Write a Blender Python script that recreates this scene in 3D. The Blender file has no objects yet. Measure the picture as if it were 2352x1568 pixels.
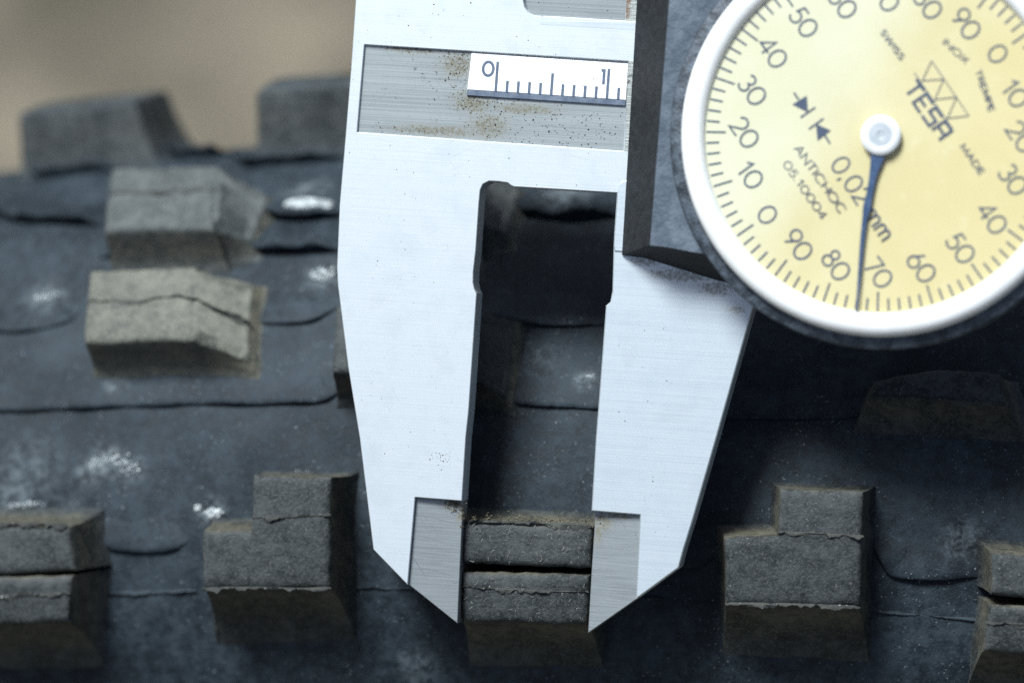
import bpy, bmesh, math, random
import numpy as np
from mathutils import Matrix, Vector
from mathutils.geometry import tessellate_polygon

random.seed(7)
rng = np.random.default_rng(7)
R = math.radians
MM = 0.001
sc = bpy.context.scene
col = sc.collection

# ------------------------------------------------------------------ camera, sky, sun, exposure
D = 350.0                      # mm from lens to the caliper face
FIELD = 92.2                   # mm across the picture at the caliper face
PITCH = R(37.0)                # camera looks steeply down at the top of the wheel
PXMM = 2352.0 / FIELD

RW, RC = 340.0, 39.8           # wheel radius to the tyre section centre, tyre section radius (mm)
YAW, TILT = R(-10.0), R(38.0)
def rot_x(a): return np.array([[1,0,0],[0,math.cos(a),-math.sin(a)],[0,math.sin(a),math.cos(a)]])
def rot_y(a): return np.array([[math.cos(a),0,math.sin(a)],[0,1,0],[-math.sin(a),0,math.cos(a)]])
def rot_z(a): return np.array([[math.cos(a),-math.sin(a),0],[math.sin(a),math.cos(a),0],[0,0,1]])
RYAW = rot_y(YAW)
U = RYAW @ np.array([0, math.sin(TILT), math.cos(TILT)])      # crown direction
A = RYAW @ np.array([0, math.cos(TILT), -math.sin(TILT)])     # axle direction
V = np.cross(A, U)                                            # along the tread
P0 = np.array([1.0, -18.6, -7.4])                             # casing point under the measured knob
N0 = RYAW @ np.array([0, 0, 1.0])
WHEEL = P0 - RC * N0 - RW * U                                 # wheel centre, lens frame, mm
RWORLD = rot_x(PITCH)
hub_w = RWORLD @ WHEEL
LIFT = (RW + RC + 6.0) - hub_w[2]                             # so that the knobs stand on z = 0
def to_world(p):
    p = np.asarray(p, float)
    return (p @ RWORLD.T + np.array([0, 0, LIFT])) * MM

cam_d = bpy.data.cameras.new('camera')
cam = bpy.data.objects.new('camera', cam_d); col.objects.link(cam)
cam.location = to_world([0, 0, D]); cam.rotation_euler = (PITCH, 0, 0)
cam_d.sensor_width = 36.0
cam_d.lens = 36.0 * D / FIELD
cam_d.clip_start = 0.01; cam_d.clip_end = 200.0
cam_d.dof.use_dof = True
cam_d.dof.focus_distance = (D + 0.2) * MM
cam_d.dof.aperture_fstop = 13.0
sc.camera = cam

w = bpy.data.worlds.new('World'); sc.world = w; w.use_nodes = True
sun_dir = RWORLD @ np.array([-0.34, 0.755, 0.585]); sun_dir /= np.linalg.norm(sun_dir)
nt = w.node_tree; nt.nodes.clear()
sky = nt.nodes.new('ShaderNodeTexSky'); sky.sky_type = 'NISHITA'; sky.sun_disc = False
sky.sun_elevation = math.asin(sun_dir[2]); sky.sun_rotation = math.atan2(sun_dir[0], sun_dir[1])
sky.air_density = 1.0; sky.dust_density = 5.0; sky.ozone_density = 1.5
bg = nt.nodes.new('ShaderNodeBackground'); bg.inputs[1].default_value = 0.06
wo = nt.nodes.new('ShaderNodeOutputWorld')
nt.links.new(sky.outputs[0], bg.inputs[0]); nt.links.new(bg.outputs[0], wo.inputs[0])
sun_d = bpy.data.lights.new('sun', 'SUN'); sun_d.energy = 4.0; sun_d.angle = R(20); sun_d.color = (0.92, 0.98, 1.0)
sun = bpy.data.objects.new('sun', sun_d); col.objects.link(sun)
sun.rotation_euler = Vector(sun_dir).to_track_quat('Z', 'Y').to_euler()

sc.view_settings.view_transform = 'Standard'; sc.view_settings.look = 'None'
sc.view_settings.gamma = 1.0; sc.view_settings.use_curve_mapping = False
sc.view_settings.exposure = 0.74
sc.render.engine = 'CYCLES'
sc.cycles.use_denoising = False
sc.cycles.max_bounces = 8; sc.cycles.caustics_reflective = False; sc.cycles.caustics_refractive = False

# ------------------------------------------------------------------ node helpers and materials
class NT:
    def __init__(self, name):
        self.m = bpy.data.materials.new(name); self.m.use_nodes = True
        self.t = self.m.node_tree; self.t.nodes.clear()
        self.out = self.n('ShaderNodeOutputMaterial')
        tc = self.n('ShaderNodeTexCoord')
        self.co = self.vm('SCALE', tc.outputs['Object'], scale=1000.0)   # millimetres
    def n(self, kind, **kw):
        nd = self.t.nodes.new(kind)
        for k, v in kw.items(): setattr(nd, k, v)
        return nd
    def put(self, sock, val):
        if isinstance(val, bpy.types.NodeSocket): self.t.links.new(val, sock)
        else: sock.default_value = val
    def vm(self, op, a, b=None, scale=None):
        nd = self.n('ShaderNodeVectorMath', operation=op)
        self.put(nd.inputs[0], a)
        if b is not None: self.put(nd.inputs[1], b)
        if scale is not None: nd.inputs['Scale'].default_value = scale
        return nd.outputs['Value'] if op in ('DISTANCE', 'LENGTH', 'DOT_PRODUCT') else nd.outputs['Vector']
    def ma(self, op, a, b=0.0, c=0.0, clamp=False):
        nd = self.n('ShaderNodeMath', operation=op, use_clamp=clamp)
        self.put(nd.inputs[0], a); self.put(nd.inputs[1], b); self.put(nd.inputs[2], c)
        return nd.outputs[0]
    def noise(self, scale, detail=4.0, rough=0.55, co=None, dist=0.0):
        nd = self.n('ShaderNodeTexNoise'); nd.inputs['Scale'].default_value = scale
        nd.inputs['Detail'].default_value = detail; nd.inputs['Roughness'].default_value = rough
        nd.inputs['Distortion'].default_value = dist
        self.put(nd.inputs['Vector'], co or self.co)
        return nd.outputs['Fac']
    def stretch(self, v):
        return self.vm('MULTIPLY', self.co, v)
    def rng(self, val, a, b, c=0.0, d=1.0):
        nd = self.n('ShaderNodeMapRange'); nd.interpolation_type = 'SMOOTHSTEP'
        self.put(nd.inputs[0], val)
        for i, x in enumerate((a, b, c, d)): nd.inputs[i+1].default_value = x
        return nd.outputs[0]
    def mix(self, f, a, b):
        nd = self.n('ShaderNodeMix', data_type='RGBA')
        self.put(nd.inputs[0], f)
        for s, v in ((nd.inputs[6], a), (nd.inputs[7], b)):
            self.put(s, (*v, 1.0) if isinstance(v, tuple) and len(v) == 3 else v)
        return nd.outputs[2]
    def blob(self, pts):
        """soft stain mask: pts = (x, y, rx, ry) in mm of the object's own frame"""
        acc = None
        for (x, y, rx, ry) in pts:
            p = self.vm('MULTIPLY', self.vm('SUBTRACT', self.co, (x, y, 0)), (1/rx, 1/ry, 0))
            f = self.rng(self.vm('LENGTH', p), 1.0, 0.15)
            acc = f if acc is None else self.ma('MAXIMUM', acc, f)
        return acc
    def bump(self, h, dist, strength=1.0, normal=None):
        nd = self.n('ShaderNodeBump'); nd.inputs['Distance'].default_value = dist * MM
        nd.inputs['Strength'].default_value = strength
        self.put(nd.inputs['Height'], h)
        if normal is not None: self.put(nd.inputs['Normal'], normal)
        return nd.outputs[0]
    def bsdf(self, color, rough=0.5, metal=0.0, normal=None, spec=0.5, **kw):
        b = self.n('ShaderNodeBsdfPrincipled')
        self.put(b.inputs['Base Color'], (*color, 1.0) if isinstance(color, tuple) else color)
        self.put(b.inputs['Roughness'], rough); self.put(b.inputs['Metallic'], metal)
        self.put(b.inputs['Specular IOR Level'], spec)
        if normal is not None: self.put(b.inputs['Normal'], normal)
        for k, v in kw.items(): self.put(b.inputs[k], v)
        self.t.links.new(b.outputs[0], self.out.inputs[0])
        return self.m

def mat_rubber(name, dark, dust, dust_lo, dust_hi, grain, fleck, flcol=(0.42, 0.44, 0.42), foot=None, speck=0.55, smears=()):
    k = NT(name)
    big = k.noise(0.13, 5, 0.62, dist=0.4)
    mid = k.noise(0.9, 6, 0.72)
    fine = k.noise(3.4, 3, 0.75)
    def dusted(dk, du):
        d = k.ma('ADD', k.ma('MULTIPLY', big, 0.42), k.ma('MULTIPLY', mid, 0.58))
        c = k.mix(k.rng(d, dust_lo, dust_hi), dk, du)
        return k.mix(k.ma('MULTIPLY', k.rng(fine, 0.50, 0.70), speck), c, du)
    c = dusted(dark, dust)
    f = k.rng(k.noise(4.2, 1, 0.5), 0.70 - fleck, 0.78 - fleck)
    f = k.ma('MULTIPLY', f, k.rng(k.noise(0.35, 2, 0.5), 0.40, 0.62))
    c = k.mix(f, c, flcol)
    for (x, y, z, r, amt) in smears:        # chalky smears of dried mud, and one pale tone for a knob
        q = k.rng(k.vm('DISTANCE', k.co, (x, y, z)), r, 0.1*r)
        q = k.ma('MULTIPLY', q, k.rng(k.ma('ADD', mid, k.ma('MULTIPLY', fine, 0.4)), 0.56, 0.92))
        c = k.mix(k.ma('MULTIPLY', q, amt), c, (0.22, 0.26, 0.28))
    if foot:                                # wall colour passes into the casing colour towards the foot of a knob
        at = k.n('ShaderNodeAttribute', attribute_name='lift')
        e = k.ma('ADD', at.outputs['Fac'], k.ma('MULTIPLY', k.ma('SUBTRACT', mid, 0.5), 0.9))
        c = k.mix(k.rng(e, -0.18, 0.16), dusted(*foot), c)
    h = k.ma('ADD', k.ma('MULTIPLY', fine, 0.7), mid)
    return k.bsdf(c, k.rng(mid, 0.3, 0.7, 0.56, 0.80), 0.0, k.bump(h, grain), 0.22)

M = {}
CASE = ((0.0055, 0.0100, 0.0150), (0.031, 0.045, 0.057))
M['tread'] = mat_rubber('tread_rubber', (0.014, 0.018, 0.020), (0.064, 0.071, 0.072), 0.38, 0.66, 0.12, 0.04, (0.13, 0.13, 0.12), speck=0.75)
M['wall'] = mat_rubber('dusty_rubber', (0.022, 0.0215, 0.017), (0.088, 0.082, 0.060), 0.36, 0.64, 0.16, 0.02, (0.2, 0.19, 0.14), CASE)
M['ledge'] = mat_rubber('ledge_dust', (0.040, 0.040, 0.030), (0.125, 0.122, 0.088), 0.34, 0.62, 0.16, 0.02, (0.2, 0.19, 0.14), CASE)
M['paled'] = mat_rubber('pale_dusty_rubber', (0.058, 0.062, 0.050), (0.140, 0.140, 0.108), 0.36, 0.60, 0.16, 0.0, (0.2, 0.2, 0.17), CASE)
M['greyed'] = mat_rubber('grey_dusty_rubber', (0.034, 0.042, 0.044), (0.100, 0.113, 0.112), 0.36, 0.62, 0.16, 0.0, (0.2, 0.2, 0.17))
M['palegrey'] = mat_rubber('tan_grey_rubber', (0.068, 0.074, 0.064), (0.172, 0.174, 0.140), 0.36, 0.62, 0.16, 0.0, (0.2, 0.2, 0.17))
def mat_knob(name, top, tan):
    k = NT(name)
    big = k.noise(0.16, 4, 0.6, dist=0.4); mid = k.noise(0.9, 6, 0.72); fine = k.noise(3.4, 3, 0.75)
    d = k.rng(k.ma('ADD', k.ma('MULTIPLY', big, 0.42), k.ma('MULTIPLY', mid, 0.58)), 0.38, 0.66)
    g = k.ma('MULTIPLY', k.rng(fine, 0.48, 0.66), 0.9)
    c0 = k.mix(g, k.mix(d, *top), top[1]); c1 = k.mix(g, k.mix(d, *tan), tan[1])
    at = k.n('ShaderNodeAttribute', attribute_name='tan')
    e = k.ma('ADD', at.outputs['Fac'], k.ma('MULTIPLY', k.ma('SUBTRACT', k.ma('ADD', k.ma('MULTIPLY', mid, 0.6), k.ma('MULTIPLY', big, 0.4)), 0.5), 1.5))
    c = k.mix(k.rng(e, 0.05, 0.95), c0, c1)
    f = k.ma('MULTIPLY', k.rng(k.noise(4.2, 1, 0.5), 0.66, 0.74), k.rng(k.noise(0.35, 2, 0.5), 0.40, 0.62))
    c = k.mix(k.ma('MULTIPLY', f, 0.8), c, (0.13, 0.13, 0.12))
    h = k.ma('ADD', k.ma('MULTIPLY', fine, 0.7), mid)
    return k.bsdf(c, k.rng(mid, 0.3, 0.7, 0.56, 0.80), 0.0, k.bump(h, 0.13), 0.25)
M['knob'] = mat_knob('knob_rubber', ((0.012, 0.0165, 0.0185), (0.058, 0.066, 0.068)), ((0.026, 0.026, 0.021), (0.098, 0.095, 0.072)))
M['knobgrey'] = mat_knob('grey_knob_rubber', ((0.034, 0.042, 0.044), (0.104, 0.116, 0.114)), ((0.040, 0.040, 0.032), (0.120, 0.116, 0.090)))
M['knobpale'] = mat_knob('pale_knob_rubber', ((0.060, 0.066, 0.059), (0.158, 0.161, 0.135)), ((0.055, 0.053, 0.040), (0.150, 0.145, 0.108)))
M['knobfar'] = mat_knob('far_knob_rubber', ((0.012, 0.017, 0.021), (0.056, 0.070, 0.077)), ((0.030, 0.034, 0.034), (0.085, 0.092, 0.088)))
M['seam'] = mat_rubber('seam_rubber', (0.012, 0.015, 0.016), (0.055, 0.058, 0.053), 0.36, 0.62, 0.12, 0.02)

def mat_steel(name, base, dirt, rough, brush, line, stains=(), stain_col=(0.14, 0.135, 0.10), specks=0.0, metal=1.0, smudge=0.1):
    k = NT(name)
    b1 = k.noise(1.0, 4, 0.65, k.stretch((0.035, 7.0, 3.0)))
    b2 = k.noise(1.0, 3, 0.6, k.stretch((0.08, 19.0, 3.0)))
    br = k.ma('ADD', k.ma('MULTIPLY', b1, 0.6), k.ma('MULTIPLY', b2, 0.4))
    sm = k.noise(0.22, 4, 0.6)
    c = k.mix(k.ma('MULTIPLY', k.rng(br, 0.35, 0.68), line), base, dirt)
    c = k.mix(k.ma('MULTIPLY', k.rng(sm, 0.45, 0.75), smudge), c, dirt)
    met = metal
    rg = k.ma('ADD', k.ma('ADD', k.ma('MULTIPLY', br, 0.22), k.ma('MULTIPLY', sm, 0.16)), rough - 0.08)
    for ang, thr in ((0.9, 0.735), (-0.5, 0.745), (0.15, 0.73)):      # fine stray scratches
        vr = k.n('ShaderNodeVectorRotate'); vr.rotation_type = 'Z_AXIS'; vr.inputs['Angle'].default_value = ang
        k.put(vr.inputs['Vector'], k.co)
        sc1 = k.noise(1.0, 1, 0.4, k.vm('MULTIPLY', vr.outputs[0], (0.22, 7.5, 1.0)))
        c = k.mix(k.ma('MULTIPLY', k.rng(sc1, thr, thr + 0.03), 0.45), c, dirt)
    if specks:
        sp = k.rng(k.noise(2.6, 1, 0.4), 0.80 - specks, 0.84 - specks)
        sp = k.ma('MULTIPLY', sp, k.rng(k.noise(0.30, 3, 0.6), 0.50, 0.66))
        c = k.mix(sp, c, (0.05, 0.055, 0.05)); met = k.ma('SUBTRACT', met, sp, clamp=True)
    if stains:
        f = k.blob(stains)
        g = k.noise(3.2, 4, 0.75)
        f2 = k.ma('MULTIPLY', k.rng(k.ma('ADD', k.ma('MULTIPLY', f, 0.30), g), 0.66, 0.86), 0.9)
        c = k.mix(k.ma('MULTIPLY', f, 0.22), c, stain_col)
        c = k.mix(f2, c, stain_col)
        met = k.ma('SUBTRACT', met, f2, clamp=True)
        rg = k.ma('ADD', rg, k.ma('MULTIPLY', f2, 0.3))
    return k.bsdf(c, rg, met, k.bump(br, brush), 0.5)

def mat_plain(name, c0, c1, scale, rough, spec=0.5, bump=0.03, coat=0.0):
    k = NT(name)
    n1 = k.noise(scale, 5, 0.65)
    c = k.mix(k.rng(n1, 0.35, 0.68), c0, c1)
    return k.bsdf(c, rough, 0.0, k.bump(k.noise(scale * 4, 3, 0.6), bump), spec, **({'Coat Weight': coat} if coat else {}))

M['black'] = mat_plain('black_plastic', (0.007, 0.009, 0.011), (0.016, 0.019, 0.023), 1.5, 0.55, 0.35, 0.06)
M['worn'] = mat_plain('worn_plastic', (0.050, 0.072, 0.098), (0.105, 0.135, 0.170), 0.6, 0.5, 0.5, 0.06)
M['ring'] = mat_plain('worn_ring', (0.016, 0.024, 0.034), (0.085, 0.110, 0.140), 0.8, 0.5, 0.5, 0.10)
M['bezel'] = mat_plain('white_bezel', (0.72, 0.74, 0.74), (0.78, 0.80, 0.80), 0.4, 0.22, 0.5, 0.004, 0.4)
M['print'] = mat_plain('dial_print', (0.055, 0.075, 0.125), (0.080, 0.105, 0.160), 1.2, 0.6, 0.3, 0.0)
M['scaleprint'] = mat_plain('scale_print', (0.070, 0.100, 0.150), (0.115, 0.150, 0.205), 2.5, 0.5, 0.4, 0.0)
M['scaleband'] = mat_plain('scale_band', (0.085, 0.115, 0.165), (0.150, 0.185, 0.240), 0.9, 0.4, 0.5, 0.01)
M['strip'] = mat_plain('scale_white', (0.78, 0.81, 0.83), (0.85, 0.87, 0.88), 0.5, 0.35, 0.5, 0.004)
M['pointer'] = mat_plain('blued_pointer', (0.035, 0.070, 0.150), (0.060, 0.105, 0.200), 0.8, 0.35, 0.5, 0.0)
M['hub'] = mat_plain('hub_white', (0.70, 0.73, 0.76), (0.80, 0.82, 0.84), 0.9, 0.3, 0.5, 0.0)
M['hubgrey'] = mat_plain('hub_grey', (0.42, 0.47, 0.52), (0.50, 0.55, 0.60), 1.2, 0.35, 0.5, 0.0)
M['crumb'] = mat_plain('grime', (0.06, 0.056, 0.040), (0.19, 0.175, 0.125), 2.0, 0.9, 0.2, 0.0)
M['speck'] = mat_plain('dark_specks', (0.02, 0.021, 0.02), (0.05, 0.05, 0.04), 2.0, 0.9, 0.2, 0.0)
M['crumbgrey'] = mat_plain('grey_dust', (0.07, 0.085, 0.095), (0.12, 0.135, 0.14), 1.3, 0.9, 0.2, 0.05)
M['chalk'] = mat_plain('dried_mud', (0.20, 0.235, 0.25), (0.55, 0.60, 0.61), 1.3, 0.9, 0.2, 0.05)
M['lint'] = mat_plain('lint', (0.12, 0.125, 0.115), (0.24, 0.24, 0.22), 1.3, 0.9, 0.2, 0.0)

def mat_face():
    k = NT('dial_paper')
    n = k.noise(0.10, 4, 0.55)
    n2 = k.noise(0.5, 5, 0.65)
    c = k.mix(k.rng(n, 0.38, 0.62), (0.63, 0.60, 0.40), (0.58, 0.535, 0.32))
    age = k.rng(k.vm('DOT_PRODUCT', k.co, (0.06, -0.035, 0)), -0.75, 0.75)    # paper yellowed more on one side
    c = k.mix(k.ma('MULTIPLY', age, 0.6), c, (0.62, 0.53, 0.26))
    c = k.mix(k.ma('MULTIPLY', k.rng(age, 0.45, 0.0), 0.5), c, (0.66, 0.70, 0.58))
    c = k.mix(k.ma('MULTIPLY', k.rng(n2, 0.55, 0.8), 0.35), c, (0.74, 0.72, 0.55))
    return k.bsdf(c, 0.75, 0.0, None, 0.2)
M['face'] = mat_face()

def mat_crystal():
    k = NT('clear_crystal')
    tr = k.n('ShaderNodeBsdfTransparent'); tr.inputs[0].default_value = (0.98, 0.98, 0.97, 1)
    gl = k.n('ShaderNodeBsdfGlossy'); gl.inputs['Roughness'].default_value = 0.12
    lw = k.n('ShaderNodeLayerWeight'); lw.inputs[0].default_value = 0.5
    fr = k.ma('ADD', k.ma('MULTIPLY', k.ma('POWER', lw.outputs['Facing'], 5.0), 0.9), 0.035)
    mx = k.n('ShaderNodeMixShader')
    k.t.links.new(fr, mx.inputs[0]); k.t.links.new(tr.outputs[0], mx.inputs[1]); k.t.links.new(gl.outputs[0], mx.inputs[2])
    k.t.links.new(mx.outputs[0], k.out.inputs[0])
    return k.m
M['crystal'] = mat_crystal()

def mat_ground():
    k = NT('dry_soil')
    a = k.noise(0.017, 4, 0.55); b = k.noise(0.05, 6, 0.7); g = k.noise(0.0045, 3, 0.5)
    c = k.mix(k.rng(a, 0.35, 0.65), (0.048, 0.045, 0.034), (0.170, 0.148, 0.112))
    c = k.mix(k.ma('MULTIPLY', k.rng(b, 0.45, 0.7), 0.6), c, (0.165, 0.143, 0.110))
    c = k.mix(k.ma('MULTIPLY', k.rng(g, 0.52, 0.68), 0.7), c, (0.22, 0.245, 0.15))
    return k.bsdf(c, 0.9, 0.0, k.bump(b, 6.0), 0.2)
M['ground'] = mat_ground()

# ------------------------------------------------------------------ object helpers
def link(name, me, mats, parent=None, smooth=None):
    o = bpy.data.objects.new(name, me); col.objects.link(o)
    if not isinstance(mats, (list, tuple)): mats = [mats]
    if not me.materials:
        for m in mats: me.materials.append(m)
    if smooth is not None:
        me.shade_smooth()
        me.set_sharp_from_angle(angle=R(smooth))
    o.parent = parent
    return o
def mesh(name, verts, faces, mi=None):
    me = bpy.data.meshes.new(name)
    me.from_pydata([tuple(float(c) for c in v) for v in verts], [], faces)
    if mi is not None: me.polygons.foreach_set('material_index', mi)
    me.update()
    return me
def tag(o, label=None, cat=None, group=None, kind=None):
    for k, v in (('label', label), ('category', cat), ('group', group), ('kind', kind)):
        if v: o[k] = v
    return o
def tri_fill(loops):
    """triangles over loops[0] with the others as holes; indices run through the concatenated loops"""
    return [tuple(t) for t in tessellate_polygon([[Vector((p[0], p[1], 0)) for p in lp] for lp in loops])]
def area(p):
    return 0.5 * sum(p[i][0]*p[(i+1) % len(p)][1] - p[(i+1) % len(p)][0]*p[i][1] for i in range(len(p)))
def offset(poly, ds):
    """move each edge of a CCW polygon outward by ds[i]"""
    n = len(poly); out = []
    L = []
    for i in range(n):
        a = np.array(poly[i], float); b = np.array(poly[(i+1) % n], float)
        d = (b - a) / (np.linalg.norm(b - a) + 1e-9); nn = np.array([d[1], -d[0]])
        L.append((a + nn * ds[i], d, nn))
    for i in range(n):
        a0, d0, n0 = L[i-1]; a1, d1, n1 = L[i]
        den = d0[0]*d1[1] - d0[1]*d1[0]
        if abs(den) < 0.08:
            out.append(np.array(poly[i], float) + 0.5*(n0*ds[i-1] + n1*ds[i]))
        else:
            t = ((a1-a0)[0]*d1[1] - (a1-a0)[1]*d1[0]) / den
            out.append(a0 + d0*t)
    return out
def resample(poly, step):
    out = []; n = len(poly)
    for i in range(n):
        a = np.array(poly[i], float); b = np.array(poly[(i+1) % n], float)
        k = max(1, int(round(np.linalg.norm(b-a)/step)))
        out += [a + (b-a)*j/k for j in range(k)]
    return out
def smooth_line(pts, step):
    """Catmull-Rom through pts, resampled"""
    p = [np.array(q, float) for q in pts]
    p = [2*p[0]-p[1]] + p + [2*p[-1]-p[-2]]
    out = []
    for i in range(1, len(p)-2):
        k = max(2, int(np.linalg.norm(p[i+1]-p[i]) / step))
        for j in range(k):
            t = j/k
            out.append(0.5*((2*p[i]) + (-p[i-1]+p[i+1])*t + (2*p[i-1]-5*p[i]+4*p[i+1]-p[i+2])*t*t + (-p[i-1]+3*p[i]-3*p[i+1]+p[i+2])*t**3))
    out.append(p[-2])
    return out

# ------------------------------------------------------------------ ground
g = mesh('ground', [(-30, -30, 0), (30, -30, 0), (30, 30, 0), (-30, 30, 0)], [(0, 1, 2, 3)])
tag(link('ground', g, M['ground']), kind='structure')

# ------------------------------------------------------------------ tyre
def torus(phi, psi, h):
    r = math.cos(phi) * U + math.sin(phi) * V
    return WHEEL + (RW + (RC + h) * math.cos(psi)) * r + (RC + h) * math.sin(psi) * A
def st(s, t, h):                       # millimetres along and across the tread
    return torus(s / (RW + RC), t / RC, h)
def to_px(p):
    k = D / (D - p[2])
    return np.array([1176 + p[0]*k*PXMM, 784 - p[1]*k*PXMM])
def px_st(px, h, guess=None):
    q = np.array(guess if guess is not None else [(px[0]-1176)/PXMM, (784-px[1])/PXMM - 10.0], float)
    for _ in range(25):
        f = to_px(st(q[0], q[1], h)) - px
        if abs(f).max() < 0.02: break
        e = 0.05
        J = np.stack([(to_px(st(q[0]+e, q[1], h)) - px - f)/e, (to_px(st(q[0], q[1]+e, h)) - px - f)/e], 1)
        stepv = np.linalg.solve(J + np.eye(2)*1e-6, f)
        q = q - np.clip(stepv, -6, 6)
        q[1] = np.clip(q[1], -60, 34)
    return q

wheel_base_w = to_world(WHEEL) - np.array([0, 0, (RW + RC + 6.0)*MM])
tyre = bpy.data.objects.new('bicycle_tyre', None); col.objects.link(tyre)
tyre.location = wheel_base_w; tyre.empty_display_size = 0.05
tag(tyre, 'dusty black knobby mountain bike tyre with tall square tread blocks under the caliper', 'tyre')
def tw(p): return to_world(p) - wheel_base_w

SMEARS = [(*(tw(st(*px_st(np.array(p, float), 0), 0))*1000), r, a) for p, r, a in (
    ((250,1058), 2.6, 0.6), ((205,1085), 2.0, 0.6), ((305,1078), 2.0, 0.5), ((60,1085), 5.5, 0.30), ((20,1160), 3.5, 0.4), ((160,1170), 2.4, 0.3),
    ((485,1175), 2.2, 0.5), ((742,630), 2.6, 0.5), ((108,680), 3.2, 0.45), ((268,882), 1.8, 0.45), ((1344,872), 1.8, 0.4), ((1300,455), 4.5, 0.8), ((1250,820), 3.0, 0.25),  # strongest smear, between the jaws, is an added pale tone standing for a knob
    ((640,345), 4.0, 0.35), ((705,440), 4.0, 0.4), ((2210,1240), 3.0, 0.30), ((960,1530), 3.0, 0.30))]
M['casing'] = mat_rubber('casing_rubber', *CASE, 0.38, 0.66, 0.09, 0.02, (0.16, 0.19, 0.21), smears=SMEARS)
def casing():
    vs, fs = [], []
    ph = list(np.linspace(-0.30, 0.30, 121)) + list(np.linspace(0.30, 2*math.pi - 0.30, 220))[1:-1]
    ps = np.linspace(-R(118), R(118), 73)
    for a in ph:
        for b in ps:
            x, y = a*(RW+RC), b*RC
            wob = 0.10*math.sin(0.31*x+0.5*y) + 0.08*math.sin(0.83*x-0.6*y+1.0)
            vs.append(tw(torus(a, b, wob)))
    n = len(ps); m = len(ph)
    for i in range(m):
        for j in range(n-1):
            fs.append((i*n+j, ((i+1) % m)*n+j, ((i+1) % m)*n+j+1, i*n+j+1))
    return link('casing', mesh('casing', vs, fs), M['casing'], tyre, 60)
casing()

def block(top, h, dr, vs, fs, tan, jitter=0.09, step=0.50):
    """one rubber block: top = CCW polygon in (s, t) mm, dr = (left, right, up, down) draft in mm"""
    hc = list(h) if isinstance(h, (list, tuple)) else [h]*len(top)
    if area(top) < 0: top = top[::-1]; hc = hc[::-1]
    n = len(top); d = []; side = []
    for i in range(n):
        a = np.array(top[i]); b = np.array(top[(i+1) % n]); e = (b-a)/np.linalg.norm(b-a)
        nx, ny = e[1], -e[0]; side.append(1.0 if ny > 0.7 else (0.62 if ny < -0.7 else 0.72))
        d.append(((dr[1] if nx > 0 else dr[0])*nx*nx) + ((dr[2] if ny > 0 else dr[3])*ny*ny))
    lv = [(-0.5, 1.35), (0.035, 1.10), (0.11, 0.86), (0.26, 0.58), (0.60, 0.22), (None, 0.0)]
    ref = resample(top, step)
    # parameters of the resampled points (edge index, fraction) so each ring keeps them
    par = []
    for i in range(n):
        L = np.linalg.norm(np.array(top[(i+1) % n]) - np.array(top[i])); k = max(1, int(round(L/step)))
        par += [(i, j/k) for j in range(k)]
    rings = []
    hp = [hc[i]*(1-u) + hc[(i+1) % n]*u for i, u in par]
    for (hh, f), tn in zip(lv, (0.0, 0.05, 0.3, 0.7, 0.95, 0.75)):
        p = offset(top, [x*f for x in d])
        z = [q - 0.55 if hh is None else (hh if hh < 0 else hh*q) for q in hp]
        rings.append(([p[i]*(1-u) + p[(i+1) % n]*u for i, u in par], z, tn))
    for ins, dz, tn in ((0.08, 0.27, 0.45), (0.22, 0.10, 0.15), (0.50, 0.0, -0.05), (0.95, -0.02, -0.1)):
        p = offset(top, [-ins]*n)
        rings.append(([p[i]*(1-u) + p[(i+1) % n]*u for i, u in par], [q - dz for q in hp], tn))
    base = len(vs); m = len(par)
    jit = rng.normal(0, 1, (m, 2)); jit = (jit + np.roll(jit, 1, 0) + np.roll(jit, -1, 0)) / 3
    for r, (pts, z, tn) in enumerate(rings):
        for q, p in enumerate(pts):
            i_, u_ = par[q]
            sd = side[i_] if 0.15 < u_ < 0.85 else 0.5*(side[i_] + side[i_-1 if u_ <= 0.15 else (i_+1) % n])
            zz = z[q] + (rng.normal(0, 0.03 + 0.3*max(0, jitter-0.09)) if r in (6, 7) else 0)
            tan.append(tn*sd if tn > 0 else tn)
            vs.append(tw(st(p[0]+jit[q][0]*jitter, p[1]+jit[q][1]*jitter, zz)))
    for r in range(len(rings)-1):
        for q in range(m):
            fs.append((base+r*m+q, base+r*m+(q+1) % m, base+(r+1)*m+(q+1) % m, base+(r+1)*m+q))
    o = base+(len(rings)-1)*m
    for t in tri_fill([rings[-1][0]]):
        a, b, c = (rings[-1][0][k] for k in t)
        if (b[0]-a[0])*(c[1]-a[1]) - (b[1]-a[1])*(c[0]-a[0]) < 0: t = t[::-1]
        fs.append(tuple(o+k for k in t))

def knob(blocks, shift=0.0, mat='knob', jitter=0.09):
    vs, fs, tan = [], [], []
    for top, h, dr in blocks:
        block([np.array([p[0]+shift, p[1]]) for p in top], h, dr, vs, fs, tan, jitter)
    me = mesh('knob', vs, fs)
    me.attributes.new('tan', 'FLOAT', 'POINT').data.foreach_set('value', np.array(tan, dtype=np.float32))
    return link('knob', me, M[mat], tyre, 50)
def T(pxs, h): return [px_st(np.array(p, float), h) for p in pxs]

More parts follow.
